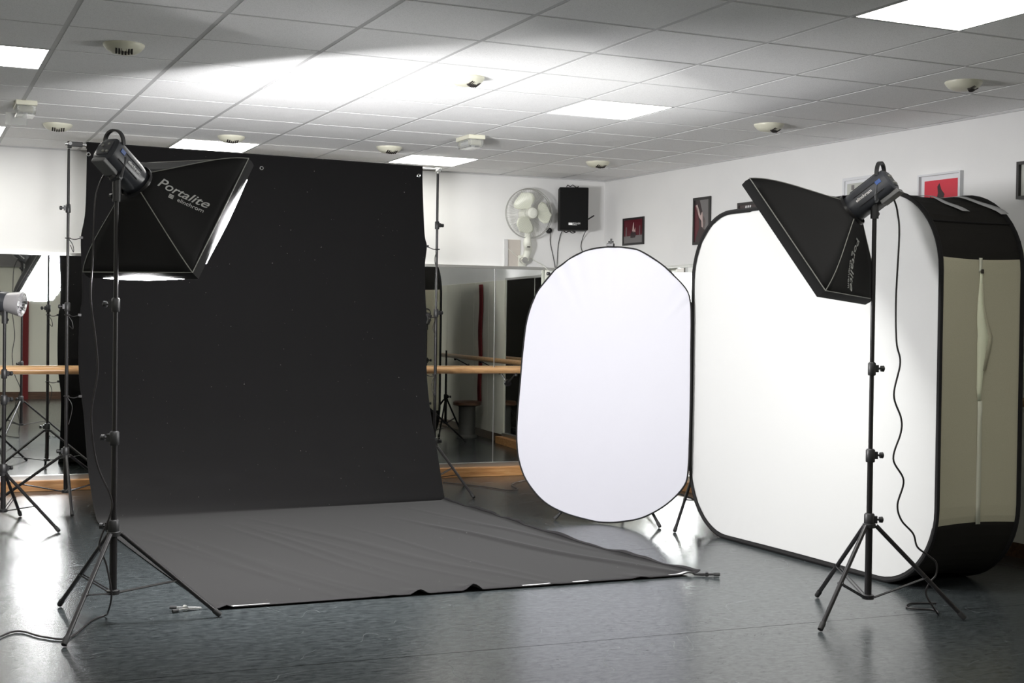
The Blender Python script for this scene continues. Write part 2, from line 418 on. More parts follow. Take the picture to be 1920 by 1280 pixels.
# ------------------------------------------------------------------ ceiling domes
def dome(x, y, ang, label):
    t = thing('ceiling_vent', (x, y, 2.69), label, 'ceiling vent', 'cream round domes on the ceiling')
    MB().lathe([(.098, 2.690), (.098, 2.684), (.094, 2.676), (.080, 2.660), (.058, 2.648), (.03, 2.643), (.0, 2.642)], (x, y, 0), n=36).build('cover', 'cream_plastic', t)
    s = MB(); dx, dy = math.cos(ang), math.sin(ang)
    for k in (-2.5, -1.5, -.5, .5, 1.5, 2.5):
        cx, cy_ = x+dx*.048-dy*k*.0145, y+dy*.048+dx*k*.0145
        R = Matrix.Rotation(ang, 3, 'Z') @ Matrix.Rotation(-.50, 3, 'Y')
        s.box((cx, cy_, 2.6505+abs(k)*.001), (.050-abs(k)*.004, .0088, .014), R)
    s.build('slots', 'dark', t, smooth=False)
dm_ = [(0.5, 1.5, -1.7, 'cream ceiling dome nearest the top left, beside the dark corner'),
       (3.5, 1.5, -1.0, 'cream ceiling dome right of the bright ceiling glow'),
       (0.5, 6.5, -1.6, 'small cream ceiling dome above the left end of the crossbar'),
       (2.5, 6.5, -1.6, 'small cream ceiling dome touching the lit panel above the backdrop'),
       (4.5, 6.45, -1.5, 'small cream ceiling dome right of the emergency lamp row, above backdrop centre'),
       (7.5, 6.45, -1.5, 'small cream ceiling dome nearest the far room corner'),
       (7.5, 2.5, -1.1, 'cream ceiling dome near the right wall, farther of two'),
       (7.5, -.45, -1.0, 'cream ceiling dome at the upper right, nearest the camera')]
dm_[4] = (*dm_[4][:3], 'small cream ceiling dome above the backdrop centre, left of the emergency lamp')
for i, j, a, lb in dm_: dome(i*.6+GX, j*.6+GY, a, lb)

# ------------------------------------------------------------------ emergency lamps
def emergency(x, y, ang, label):
    t = thing('emergency_lamp', (x, y, 2.69), label, 'emergency lamp', 'boxy emergency lamps on the ceiling')
    R = Matrix.Rotation(ang, 3, 'Z'); o = V((x, y, 0))
    def P(a, b, z): return o+R @ V((a, b, 0))+V((0, 0, z))
    MB().box(P(0, 0, 2.676), (.25, .125, .028), R).build('base', 'cream_plastic', t, smooth=False, bevel=.004)
    c = MB(); q = [(-.115, 2.662), (.115, 2.662), (.115, 2.63), (.095, 2.606), (-.095, 2.606), (-.115, 2.63)]
    c.prism([P(a, -.056, z) for a, z in q], R @ V((0, .112, 0)))
    c.build('cover', 'lamp_cover', t, smooth=False, bevel=.006)
    MB().cyl(P(-.08, 0, 2.64), P(.08, 0, 2.64), .012).build('tube', 'glass_tube', t)
    [MB().box(P(e_, 0, 2.64), (.02, .08, .03), R).build('socket', 'cream_plastic', t, smooth=False) for e_ in (-.09, .09)]
    return t, P, R
e1, P_, R_ = emergency(.70, 8.86, PI/2, 'emergency lamp with hanging clear sign plate at the left edge of the ceiling')
MB().box((.655, 8.96, 2.60), (.125, .005, .075)).build('sign_plate', 'lamp_cover', e1, smooth=False)
emergency(3.70, 8.855, PI/2, 'emergency lamp with clear cover above the backdrop right half')

# ------------------------------------------------------------------ light stands
def light_stand(c, feet, hub, top, cols, label, base=.11, r=(.0165, .0135, .0105), knob=0.5, group='black tripod light stands', name='light_stand', tip='rubber', brfrac=.57):
    c = V((c[0], c[1], 0)); t = thing(name, c, label, 'light stand', group)
    zs = [base]+cols+[top]
    for i in range(len(zs)-1):
        rr = r[min(i, len(r)-1)]
        MB().cyl(c+V((0, 0, zs[i])), c+V((0, 0, zs[i+1])), rr, n=16).build('pole', 'black_metal', t)
    kd = V((math.cos(knob), math.sin(knob), 0))
    for i, z in enumerate(cols):
        rr = r[min(i, len(r)-1)]+.006
        b = MB(); b.lathe([(rr, z-.045), (rr+.002, z-.04), (rr+.002, z+.012), (rr-.003, z+.018)], c)
        b.box(c+kd*(rr+.004)+V((0, 0, z-.012)), (.02, .02, .034), Matrix.Rotation(knob, 3, 'Z'))
        col = b.build('collar', 'black_plastic', t)
        k = MB(); k.lathe([(.005, 0), (.005, .014), (.014, .015), (.015, .03), (.008, .034)], c+kd*(rr+.01)+V((0, 0, z-.012)), kd, 12)
        k.build('knob', 'black_plastic', col)
    MB().lathe([(.022, hub-.012), (.030, hub-.01), (.030, hub+.008), (.021, hub+.012), (.021, hub+.05)], c).build('hub', 'black_plastic', t)
    MB().lathe([(.020, base-.01), (.028, base-.008), (.028, base+.01), (.019, base+.014)], c).build('brace_ring', 'black_plastic', t)
    for fx, fy in feet:
        f = V((fx, fy, 0)); d = (f-c).normalized(); a = c+d*.032+V((0, 0, hub)); e = f+V((0, 0, .012)); dr = (e-a).normalized()
        lg = MB().cyl(a, e-dr*.02, .0105, n=12).build('leg', 'black_metal', t)
        MB().tube([e-dr*.035, e-dr*.03, e+dr*.003], [.012, .0135, .0125], 12).build('foot', tip, lg)
        bz = MB(); p = a+(e-a)*brfrac; q = c+d*.028+V((0, 0, base)); sd = V((-d.y, d.x, 0))*.009
        bz.cyl(q+sd, p+sd, .0035, n=6); bz.cyl(q-sd, p-sd, .0035, n=6); bz.cyl(p-sd*1.5, p+sd*1.5, .006, n=8)
        bz.build('brace', 'black_metal', t)
    return t
LSc, RSc = (.875, 6.166), (4.181, 5.05)
light_stand(LSc, [(.695, 6.602), (.627, 5.782), (1.341, 6.109)], .40, 1.93, [.445, .84, 1.435],
            'black tripod light stand in the left foreground carrying the flash head', base=.137, knob=2.6)
light_stand(RSc, [(4.222, 5.488), (3.764, 4.865), (4.547, 4.806)], .43, 1.92, [.47, .775, 1.185],
            'black tripod light stand at right in front of the large white lightbox', base=.09, knob=-.4)

# ------------------------------------------------------------------ flash heads and softboxes
def flash_head(ring, n, upv, standtop, label, rear=.235, dish=False, leverdir=1):
    n = V(n).normalized(); upv = (V(upv)-n*V(upv).dot(n)).normalized(); sd = n.cross(upv)
    ring = V(ring); t = thing('flash_head', ring-n*.12, label, 'studio flash', 'studio flash heads on stands')
    R3 = Matrix(((sd.x, upv.x, n.x), (sd.y, upv.y, n.y), (sd.z, upv.z, n.z)))
    # housing: rounded-square tube tapering into the round front
    secs = [(.0, .066, 2.0), (-.02, .068, 2.0), (-.035, .066, 2.4), (-.06, .064, 3.2), (-rear+.03, .063, 3.4), (-rear+.008, .060, 3.2), (-rear, .050, 2.8)]
    P = []
    for d, r, ex in secs:
        row = []
        for j in range(32):
            a = 2*PI*j/32; ca, sa = math.cos(a), math.sin(a)
            rr = r/((abs(ca)**ex+abs(sa)**ex)**(1/ex)) if ex > 2 else r
            row.append(ring+n*d+(sd*ca+upv*sa)*rr)
        row.append(row[0]); P.append(row)
    b = MB(); b.grid(P); k = len(b.v); b.f.append(tuple(range(0, 32))); b.f.append(tuple((len(secs)-1)*33+j for j in range(32)))
    b.build('housing', 'head', t, angle=35)
    rb = MB()
    for s_ in (-1, 1):
        for q in (.022, -.03): rb.box(ring-n*.125+sd*s_*.0645+upv*q, (.004, .003, .14), R3)
    rb.box(ring-n*.125+upv*.064, (.05, .006, .16), R3)
    rb.build('rib', 'black_plastic', t, smooth=False)
    MB().box(ring-n*.19-upv*.068, (.075, .022, .10), R3).build('power_block', 'dark_block', t, smooth=False, bevel=.004)
    # carrying handle over the rear
    hp = []; hu = (upv*.8-n*.6).normalized(); hn = sd.cross(hu); hc = ring-n*(rear-.035)+upv*.045
    for k in range(17):
        a = PI*k/16; hp.append(hc+sd*math.cos(a)*.056+hu*(math.sin(a)**.8*.068))
    hb = MB(); rows = []
    for p in hp:
        rad = (p-hc+hu*.004).normalized()
        rows.append([p+hn*.009+rad*.0045, p-hn*.009+rad*.0045, p-hn*.009-rad*.0045, p+hn*.009-rad*.0045, p+hn*.009+rad*.0045])
    hb.grid(rows); hb.build('handle', 'black_plastic', t)
    # rear control plate
    rp = MB(); rc = ring-n*(rear+.001)
    rp.box(rc, (.07, .07, .004), R3); rp.build('control_plate', 'grey_plastic', t, smooth=False)
    kb = MB()
    for q in ((-.02, .015), (.015, .02), (.0, -.018), (.024, -.02)): kb.lathe([(.007, 0), (.006, .006)], rc+sd*q[0]+upv*q[1], -n, 10)
    kb.build('knob', 'piping', t)
    # tilting bracket down to the stand top
    st = V(standtop); br = MB(); m0 = ring-n*.14-upv*.066
    br.box(m0-upv*.004, (.05, .016, .09), R3)
    br.tube([m0, m0*.45+st*.55+V((0, 0, .03)), st+V((0, 0, .045))], [.022, .03, .022], 12)
    br.cyl(st+V((0, 0, -.055)), st+V((0, 0, .05)), .019)
    br.build('tilt_bracket', 'black_plastic', t)
    hz = sd if abs(sd.z) < .7 else upv
    hz = V((hz.x, hz.y, 0)).normalized()*leverdir; pv = m0*.5+st*.5+V((0, 0, .02))
    lv = MB(); lv.cyl(pv-hz*.032, pv+hz*.04, .012); lv.tube([pv+hz*.04, pv+hz*.048+V((0, 0, .02))+n*.0, pv+hz*.052+V((.012, 0, .085))], [.008, .006, .008], 10)
    lv.build('lever', 'grey_plastic', t)
    kn = MB(); kn.lathe([(.006, 0), (.006, .02), (.013, .022), (.013, .036)], st+V((0, 0, -.03)), (-hz), 12); kn.build('clamp_knob', 'black_plastic', t)
    for s_ in (-1, 1):
        xx = -n if s_ == 1 else n
        Mx = basis(ring-n*.10+sd*s_*.0668+upv*.0, xx, upv); 
        if Mx.to_3x3().col[2].dot(sd*s_) < 0: Mx = basis(ring-n*.10+sd*s_*.0668, -xx, upv)
        text_part('elinchrom', .022, Mx, 'white_print', t)
        MB().box(ring-n*.19+sd*s_*.0652+upv*.012, (.003, .018, .028), R3).build('badge', 'blue_print', t, smooth=False)
    if dish:
        d = MB(); d.lathe([(.060, -.01), (.066, .01), (.082, .095), (.0825, .10), (.079, .10), (.058, .012), (.02, .006)], ring, n, 36, False); 
        d.build('reflector_dish', 'refl_out', t)
        d = MB(); d.lathe([(.0785, .099), (.074, .08), (.070, .06), (.064, .04), (.057, .014), (.0, .008)], ring, n, 24, False); d.build('reflector_lining', 'reflector', t, smooth=False)
        MB().lathe([(.0, .07), (.02, .064), (.026, .045), (.024, .01)], ring, n, 16).build('flash_dome', 'glass_tube', t)
    return t
def softbox(c, x, y, n, Ld, lightmat, label, textfaces, peek=False, ang_txt=0):
    x, y, n = V(x).normalized(), V(y).normalized(), V(n).normalized(); y = (y-n*y.dot(n)).normalized(); x = (x-n*x.dot(n)-y*x.dot(y)).normalized()
    c = V(c); h = .33; lip = .05; t = thing('softbox', c-n*Ld, label, 'softbox', 'black square softboxes')
    rr = .078
    def front(u, o=0):         # u 0..4 round the square, starting (+,+)
        k = int(u) % 4; f = u-int(u); cs = [(1, 1), (-1, 1), (-1, -1), (1, -1)]
        a, b = cs[k], cs[(k+1) % 4]; return (a[0]+(b[0]-a[0])*f)*(h+o), (a[1]+(b[1]-a[1])*f)*(h+o)
    def pt(u, t_, inset=0):
        fx, fy = front(u); a = math.atan2(fy, fx); q = 1-t_
        k = u-int(u); bow = math.sin(PI*k)          # 0 at rods, 1 mid panel
        rx, ry = math.cos(a)*rr, math.sin(a)*rr
        px, py = rx*q+fx*t_, ry*q+fy*t_
        sc = 1 + .12*math.sin(PI*t_)*(1-bow) - .10*math.sin(PI*t_)*bow
        return c+x*px*sc+y*py*sc-n*(Ld*q+lip*t_)
    for k in range(4):
        P = [[pt(k+min(j/10, .9999), i/10) for j in range(11)] for i in range(11)]
        sp_ = MB().grid(P).build('side_panel', 'black_fabric', t, solid=.003, angle=60)
        if k in textfaces:
            u0 = k+.5; mid = pt(u0, textfaces[k][0]); dn = (pt(u0, .9)-pt(u0, .15)).normalized(); wd = (pt(k+.8, .6)-pt(k+.2, .6)).normalized()
            nn = dn.cross(wd).normalized(); 
            if nn.dot(mid-(c-n*.12)) < 0: nn = -nn
            # letters run along direction rotated in the panel plane
            a = textfaces[k][1]; ux = (dn*math.cos(a)+wd*math.sin(a)).normalized(); uy = nn.cross(ux)
            o = mid+wd*textfaces[k][2]+nn*.012
            Ln = (pt(u0, 1)-pt(u0, 0)).length; uy = nn.cross(dn); sg = 1 if uy.dot(wd) > 0 else -1; t0 = textfaces[k][0]; off0 = textfaces[k][2]
            def wrap(a, b, c_):
                t_ = min(.99, max(.02, t0+a/Ln)); wdt = (pt(k+.9, t_)-pt(k+.1, t_)).length/.8
                return pt(k+.5+sg*(b+off0)/wdt, t_)+nn*(.0045+c_)
            ident = Matrix.Identity(4)
            text_part('Portalite', .066, ident, 'letter', sp_, 'lettering', .3, 1.10, .0004, fn=lambda p: wrap(p.x, p.y, p.z))
            text_part('elinchrom', .031, ident, 'letter', sp_, 'lettering', 0, 1.0, .0002, fn=lambda p: wrap(p.x+.058, p.y-.042, p.z))
            em = MB()
            for r0 in range(3): em.add([wrap(-.05+a*.024, -.030-.008*r0-b*.006, .0008) for a, b in ((0, 0), (1, 0), (1, 1), (0, 1))], [(0, 1, 2, 3)])
            em.build('emblem', 'letter', sp_, smooth=False)
    # rim lip
    lp = MB(); P = []
    for dpt, o in ((lip, 0), (lip*.5, .003), (0, .0), (0, -.004), (lip, -.004)):
        row = []
        for j in range(64):
            u = j/16; fx, fy = front(u, o); row.append(c+x*fx+y*fy-n*dpt)
        row.append(row[0]); P.append(row)
    lp.grid(P); lp.build('front_rim', 'black_fabric', t)
    # seam piping along rods and rim
    for k in range(4):
        MB().tube([pt(k+1e-4, i/12)+(pt(k+1e-4, i/12)-(c-n*.1)).normalized()*.002 for i in range(13)], .0022, 6).build('piping', 'piping', t)
    pl = [pt(j/10, 1)+(pt(j/10, 1)-c).normalized()*.002 for j in range(40)]
    MB().tube(pl, .0025, 6, closed=True).build('rim_piping', 'piping', t)
    # diffuser
    D = []
    for i in range(21):
        row = []
        for j in range(21):
            a, b = (i/10-1), (j/10-1); px, py = a*(h-.004), b*(h-.004)
            z = -.022+.016*(1-a*a)*(1-b*b)
            if peek and False: pass
            row.append(c+x*px+y*py+n*z)
        D.append(row)
    MB().grid(D).build('diffuser', lightmat, t)
    if peek:                   # the front cloth has crept over two edges of the rim
        for kx, ky in peek:
            q = []; 
            for i in range(21):
                s_ = i/20; w_ = .0165*max(0, math.sin(PI*s_))**1.4; a = (s_*2-1)*h*.74+kx[2]
                base_ = (x*kx[0]+y*kx[1])*(h+.0035); al = (x*ky[0]+y*ky[1])*a
                o_ = (x*kx[0]+y*kx[1]).normalized()
                q.append([c+base_+al-o_*.014+n*.001, c+base_+al-o_*.004+o_*w_*.55+n*.002, c+base_+al-o_*.004+o_*w_*.65-n*w_*1.1])
            MB().grid(q).build('diffuser_edge', lightmat, t, solid=.001)
    MB().lathe([(rr+.004, -Ld-.012), (rr+.006, -Ld-.008), (rr+.006, -Ld+.008), (rr-.012, -Ld+.01), (rr-.012, -Ld-.012)], c, n, 32, False).build('speed_ring', 'black_metal', t)
    return t
cL, xL, yL, nL = V((1.160, 6.400, .453+H)), V((-.609, .793, .010)), V((.451, .336, .827)), V((.653, .508, -.562))
cR, xR, yR, nR = V((4.012, 5.355, .393+H)), V((-.851, -.524, .036)), V((-.285, .519, .806)), V((-.441, .676, -.590))
softbox(cL, xL, yL, nL, .287, 'soft_L', 'black softbox seen from behind in front of the backdrop, glowing along its right rim',
        {1: (.47, .0, 0.02)}, peek=[((-1, 0, 0.0), (0, 1, 0)), ((0, -1, .0), (1, 0, 0))])
softbox(cR, xR, yR, nR, .283, 'soft_R', 'black softbox seen from behind in front of the large white lightbox', {2: (.58, .0, 0.0)})
flash_head(cL-nL*.287, nL, yL, (LSc[0], LSc[1], 1.935), 'black flash head behind the left softbox, nearly lost against the backdrop')
flash_head(cR-nR*.283, nR, yR, (RSc[0], RSc[1], 1.935), 'dark grey flash head behind the right softbox, with white lettering', leverdir=-1)

# ------------------------------------------------------------------ backdrop, its stands and crossbar
def backdrop_stand(x, y, feet, kz, label):
    t = light_stand((x, y), feet, .375, 2.56, [.42, 1.45, 2.15], label, base=.12, r=(.0155, .0125, .010), group='stands holding the black backdrop', name='backdrop_stand', knob=kz)
    return t
backdrop_stand(1.085, 10.0, [(1.08, 9.55), (.60, 10.22), (1.55, 10.25)], 3.1, 'thin black stand holding the left end of the backdrop crossbar')
backdrop_stand(3.90, 10.0, [(4.05, 9.53), (3.42, 10.2), (4.3, 10.32)], .2, 'thin black stand holding the right end of the backdrop crossbar')
cb = thing('crossbar', (2.49, 10.0, 2.578), 'silver crossbar on top of the two backdrop stands', 'crossbar')
MB().cyl((1.06, 10, 2.594), (3.93, 10, 2.575), .0125, n=16).build('bar', 'chrome', cb)
for x, z in ((1.09, 2.594), (3.90, 2.575)):
    b = MB(); b.box((x+(.04 if x < 2 else -.0), 10, z), (.10 if x < 2 else .05, .034, .034)); b.cyl((x, 10, z-.03), (x, 10, z+.02), .016); b.build('end_clamp', 'black_plastic' if x < 2 else 'alu', cb, bevel=.005)
    MB().lathe([(.006, 0), (.006, .02), (.013, .022), (.013, .034)], (x, 9.985, z), (0, -1, 0), 12).build('knob', 'chrome', cb)
# cloth: path from the bar down to the floor and forward
def lerp_tab(tab, t):
    for i in range(len(tab)-1):
        if t <= tab[i+1][0]:
            f = (t-tab[i][0])/(tab[i+1][0]-tab[i][0]); f2 = f
            return [a+(b-a)*f2 for a, b in zip(tab[i][1:], tab[i+1][1:])]
    return list(tab[-1][1:])
Ltab = [(0, 1.205, 10.018, 2.57), (.008, 1.205, 10.014, 2.606), (.014, 1.205, 9.998, 2.6125), (.02, 1.205, 9.984, 2.604), (.06, 1.207, 9.985, 2.50), (.20, 1.20, 9.985, 2.12), (.27, 1.172, 9.985, 1.93), (.34, 1.18, 9.985, 1.72), (.42, 1.184, 9.985, 1.495), (.46, 1.166, 9.985, 1.34),
        (.56, 1.166, 9.98, .96), (.62, 1.195, 9.94, .69), (.66, 1.20, 9.863, .517), (.70, 1.20, 9.70, .31), (.73, 1.20, 9.49, .15), (.755, 1.20, 9.30, .045), (.78, 1.20, 9.08, .010), (.84, 1.225, 8.45, .006), (.92, 1.29, 7.2, .006), (1, 1.352, 6.262, .006)]
Rtab = [(0, 3.765, 10.018, 2.555), (.008, 3.765, 10.014, 2.588), (.014, 3.765, 9.998, 2.5945), (.02, 3.765, 9.984, 2.586), (.06, 3.765, 9.985, 2.47), (.20, 3.787, 9.985, 2.07), (.235, 3.808, 9.985, 1.965), (.29, 3.793, 9.985, 1.80), (.37, 3.802, 9.985, 1.55), (.42, 3.812, 9.985, 1.42),
        (.50, 3.806, 9.97, 1.165), (.56, 3.800, 9.93, .952), (.60, 3.79, 9.862, .79), (.64, 3.79, 9.798, .626), (.68, 3.79, 9.712, .466), (.72, 3.79, 9.591, .23), (.755, 3.785, 9.478, .03), (.775, 3.79, 9.40, .008), (.84, 3.825, 8.505, .006), (.89, 3.82, 7.97, .006), (.93, 3.853, 7.142, .006), (.97, 3.93, 6.62, .006), (1, 3.985, 6.205, .006)]
import bisect
def smooth_tab(tab, n=6):
    pts = catmull([V((r[1], r[2], r[3])) for r in tab], n); ts = []
    for i in range(len(tab)-1):
        for k in range(n): ts.append(tab[i][0]+(tab[i+1][0]-tab[i][0])*k/n)
    ts.append(tab[-1][0]); return [(t, *p) for t, p in zip(ts, pts)]
Ls_, Rs_ = smooth_tab(Ltab), smooth_tab(Rtab)
rnd = random.Random(7)
folds = [(rnd.uniform(.05, .95), rnd.uniform(.88, .97), rnd.uniform(.04, .12), rnd.uniform(.8, 1.6), rnd.uniform(.003, .007)) for _ in range(13)]
NU, NV = 150, 200
def cloth_pt(u, t):
    a = V(lerp_tab(Ls_, t)); b = V(lerp_tab(Rs_, t)); p = a.lerp(b, u)
    if t < .72:
        p.y += 0 if t < .03 else .006*math.sin(u*21+1)*min(1, t*3)+.004*math.sin(u*47+t*4)*min(1, t*2)
    else:
        q = min(1, (t-.72)/.08)
        p.z += q*(.0030+.0004*math.sin(u*9+t*31)*math.sin(u*17-t*22))
        for fu, ft, fl, sl, hh in folds:      # soft diagonal creases near the front edge
            du = (u-fu)-(t-ft)*sl; dt = (t-ft)/fl
            if abs(dt) < 1 and abs(du) < .05: p.z += hh*math.exp(-(du/.008)**2)*(1-dt*dt)
        # long crease running to the right front corner
        du = (u-(.80+(t-.88)*1.45))
        if t > .84: p.z += .011*math.exp(-(du/.012)**2)*min(1, (t-.84)*12)
        ed = max(0, 1-(1-u)/.012); p.z += ed*(.014+.007*math.sin(t*140)+.004*math.sin(t*320))*q
        if t > .985:
            e = (t-.985)/.015
            for hu, hw, hh in ((.385, .016, .024), (.495, .017, .034), (.02, .01, .012), (.86, .02, .008)): p.z += hh*e*max(0, 1-abs(u-hu)/hw)**.7*1.0
    p.z = max(p.z, .004); return p
tt = [i/NV for i in range(NV+1)]+[.99+.01*k/5 for k in range(1, 5)]; tt = sorted(set([t for t in tt if t <= 1]+[.008*k/4 for k in range(12)]+[.9875, .9925, .9975]))
uu = [j/NU for j in range(NU+1)]+[.99+.01*k/8 for k in range(1, 8)]; uu = sorted(set(uu))
bt = thing('backdrop_cloth', (2.5, 8.5, 0), 'large black cloth backdrop hanging from the crossbar and sweeping over the floor', 'backdrop')
MB().grid([[cloth_pt(u, t) for u in uu] for t in tt]).build('cloth', 'cloth', bt, solid=.0025, angle=180)
MB().grid([[cloth_pt(u, t)+V((0, -.0025*min(1, max(0, (.74-t)*40)), .0015)) + V((0, -.004 if t == 1 else 0, 0)) for u in uu] for t in (.9955, .998, 1.0)]).build('hem', 'hem', bt, solid=.003, angle=180)
hs = MB(); hs.grid([[cloth_pt(u, t)+V((0.001, 0, .004)) for u in (.9935, .997, 1.0)] for t in [.76+.24*k/120 for k in range(121)]]); hs.build('side_hem', 'hem', bt, solid=.003, angle=180)
for u0, u1 in ((.60, .66), (.71, .745), (.93, .985), (.03, .10)):
    MB().grid([[cloth_pt(u0+(u1-u0)*k/8, t)+V((0, -.003, .0045)) for k in range(9)] for t in (.9972, .9990)]).build('tape_piece', 'silver_tape', bt, solid=.001)
for x, z in ((1.217, 2.526), (2.469, 2.502), (3.729, 2.519)):
    MB().tube([(x+.012*math.cos(a*PI/8), 9.975, z+.012*math.sin(a*PI/8)) for a in range(16)], .004, 6, closed=True).build('grommet', 'chrome', bt)
# cords tying the cloth to the stands
def tie(cx, cz, px, pz, label, dang=.14, s=1):
    b = MB(); b.tube(catmull([(cx, 9.975, cz), ((cx+px)/2, 9.965, (cz+pz)/2-.012), (px, 9.975, pz)], 5), .0035, 6)
    b.tube([(px+.017*math.cos(a*PI/6), 10+.017*math.sin(a*PI/6), pz) for a in range(12)], .004, 6, closed=True)
    b.tube(catmull([(px, 9.98, pz), (px-.03*s, 9.965, pz-.05), (px-.035*s, 9.965, pz-.1), (px-.012*s, 9.965, pz-dang)], 5), .0028, 6)
    b.box((cx, 9.968, cz), (.022, .012, .018))
    tag(b.build('tie_cord', 'cable'), label, 'cord', 'cords tying the backdrop to its stands')
tie(3.806, 1.964, 3.905, 1.945, 'uppermost cord tying the backdrop right edge to its stand', .17)
tie(3.812, 1.42, 3.90, 1.405, 'middle one of three cords tying the backdrop right edge to its stand', .16)
tie(3.800, .945, 3.895, .945, 'lowest cord tying the backdrop right edge, below the barre', .2)
tie(1.172, 1.93, 1.085, 1.925, 'upper cord tying the backdrop left edge to its stand', .05, -1)
tie(1.166, 1.38, 1.085, 1.38, 'cord tying the backdrop left edge beside the reflected glare', .08, -1)
tie(1.175, .80, 1.085, .80, 'low cord tying the backdrop left edge below the barre', .2, -1)

# ------------------------------------------------------------------ large white lightbox
def rrect(y0, y1, z0, z1, r, n=12):
    out = []
    for cy_, cz_, a0 in ((y1-r, z1-r, 0), (y0+r, z1-r, 90), (y0+r, z0+r, 180), (y1-r, z0+r, 270)):
        for k in range(n+1):
            a = math.radians(a0+90*k/n); out.append((cy_+r*math.cos(a), cz_+r*math.sin(a)))
    return out
def resample(poly, step=.05):
    out = []; n = len(poly)
    for i in range(n):
        a, b = V((*poly[i], 0)), V((*poly[(i+1) % n], 0)); k = max(1, int((b-a).length/step))
        for j in range(k):
            p = a.lerp(b, j/k); out.append((p.x, p.y))
    return out
XF, XB = 4.82, 5.37
ol = resample(rrect(5.30, 7.64, .012, 2.093, .43))
hb = thing('lightbox_background', (5.1, 6.47, 0), 'large white rounded lightbox panel with black rim, standing at right', 'photo background')
# front face as a fan of rings
def face_rings(x, outl, cy_, cz_, bulge, name, m, par, wr=0):
    rows = []
    for k in range(0, 25):
        f = k/24; rows.append([V((x+bulge*math.cos(f*PI/2)-wr*math.sin(a*40+f*9)*f**6*(1 if (outl[a][1] < .5 or outl[a][1] > 1.8) else .15), cy_+(outl[a][0]-cy_)*f, cz_+(outl[a][1]-cz_)*f)) for a in range(len(outl))]+[])
    for r in rows: r.append(r[0])
    return MB().grid(rows).build(name, m, par, angle=180)
face_rings(XF, ol, 6.47, 1.05, .012, 'front_screen', 'white_fabric', hb, .003)
face_rings(XB, ol, 6.47, 1.05, -.01, 'back_screen', 'box_black', hb)
def seg_strip(cond, x0, x1, sink=0, inset=0.0):
    """strip of side cloth following the outline where cond(y,z)"""
    rows = []; n = len(ol); runs = []; cur = []
    for i in range(n+1):
        y, z = ol[i % n]
        if cond(y, z): cur.append((y, z))
        elif cur: runs.append(cur); cur = []
    if cur: runs.append(cur)
    return runs
def side(name, m, cond, x0=XF, x1=XB, out=0):
    b = MB()
    n = len(ol); flags = [cond(*p) for p in ol]
    for i in range(n):
        if not (flags[i] and flags[(i+1) % n]): continue
        a, c = ol[i], ol[(i+1) % n]; row0 = []; row1 = []
        for k in range(9):
            f = k/8; x = x0+(x1-x0)*f; sk = .018*math.sin(PI*(x-XF)/(XB-XF))
            def P(p):
                q = V((0, p[0]-6.47, p[1]-1.05)); l = q.length; q = q/l*(l-sk+out); return V((x, 6.47+q.y, max(.006, 1.05+q.z)))
            row0.append(P(a)); row1.append(P(c))
        b.grid([row0, row1])
    return b.build(name, m, hb, angle=180)
ZT, ZB = 1.735, .352
def insert_levels():
    out = []
    n = len(ol)
    for i in range(n):
        a, c = ol[i], ol[(i+1) % n]; out.append(a)
        cuts = [z for z in (ZT, ZB) if (a[1]-z)*(c[1]-z) < 0]
        cuts.sort(key=lambda z: abs(z-a[1]))
        for z in cuts:
            f = (z-a[1])/(c[1]-a[1]); out.append((a[0]+(c[0]-a[0])*f, z))
    return out
ol = insert_levels()
side('upper_side_cloth', 'box_black', lambda y, z: z >= ZT-1e-6)
side('lower_side_cloth', 'box_black', lambda y, z: z <= ZB+1e-6)
XS = 5.095
side('side_panel', 'beige', lambda y, z: ZB-1e-6 <= z <= ZT+1e-6 and y < 6)
side('side_panel', 'beige', lambda y, z: ZB-1e-6 <= z <= ZT+1e-6 and y > 6)
for x, nm, rr in ((XF, 'front_rim', .013), (XB, 'rear_rim', .013)):
    pts = [(x, y, z if z > .02 else .013) for y, z in ol]
    MB().tube(pts, rr, 8, closed=True).build(nm, 'black_fabric', hb)
    if nm == 'front_rim':            # flat black binding around the white screen, wider on the far side
        rows = []
        for y, z in ol:
            wd = .020 if y > 7.0 or z < .35 else .010
            q = V((0, y-6.47, z-1.05)); l = q.length; d = q/l
            rows.append([V((x-.004, y, z)), V((x-.006, y, z))-d*wd*.5, V((x-.003, y, z))-d*wd])
        rows.append(rows[0]); MB().grid(rows).build('binding', 'black_fabric', hb, angle=180)
# zip seam and open slit in the near side, with paler lining showing
def sideY(x, out=0): return 5.30+.018*math.sin(PI*(x-XF)/(XB-XF))-out
def strip(x, z0, z1, wd, m, nm, out=.004):
    MB().grid([[V((x+o, sideY(x+o, out), z0+(z1-z0)*k/6)) for k in range(7)] for o in (-wd/2, wd/2)]).build(nm, m, hb, solid=.002)
strip(XS, 1.66, ZT, .022, 'beige_light', 'zip_tape'); strip(XS+.014, ZB, .995, .030, 'beige_light', 'zip_tape', .003)
sl = [(-.004, .012, .995), (-.012, .018, 1.06), (-.012, .028, 1.15), (-.014, .056, 1.29), (-.012, .060, 1.33), (-.018, .034, 1.42), (-.016, .018, 1.5), (-.006, .010, 1.6), (.0, .008, 1.66)]
MB().grid([[V((XS+a, sideY(XS, .004), z)), V((XS+(a+b)/2, sideY(XS, .006), z)), V((XS+b, sideY(XS, .009), z))] for a, b, z in sl]).build('open_slit', 'inner', hb, solid=.001)
MB().grid([[V((XS+b-.004, sideY(XS, .008), z)), V((XS+b+.012+.010*math.sin(i), sideY(XS, .012), z))] for i, (a, b, z) in enumerate(sl[2:8])]).build('slit_flap', 'beige', hb, solid=.002)
MB().box((XS+.006, sideY(XS, .012), 1.665), (.012, .008, .022)).build('zip_pull', 'dark', hb, smooth=False)
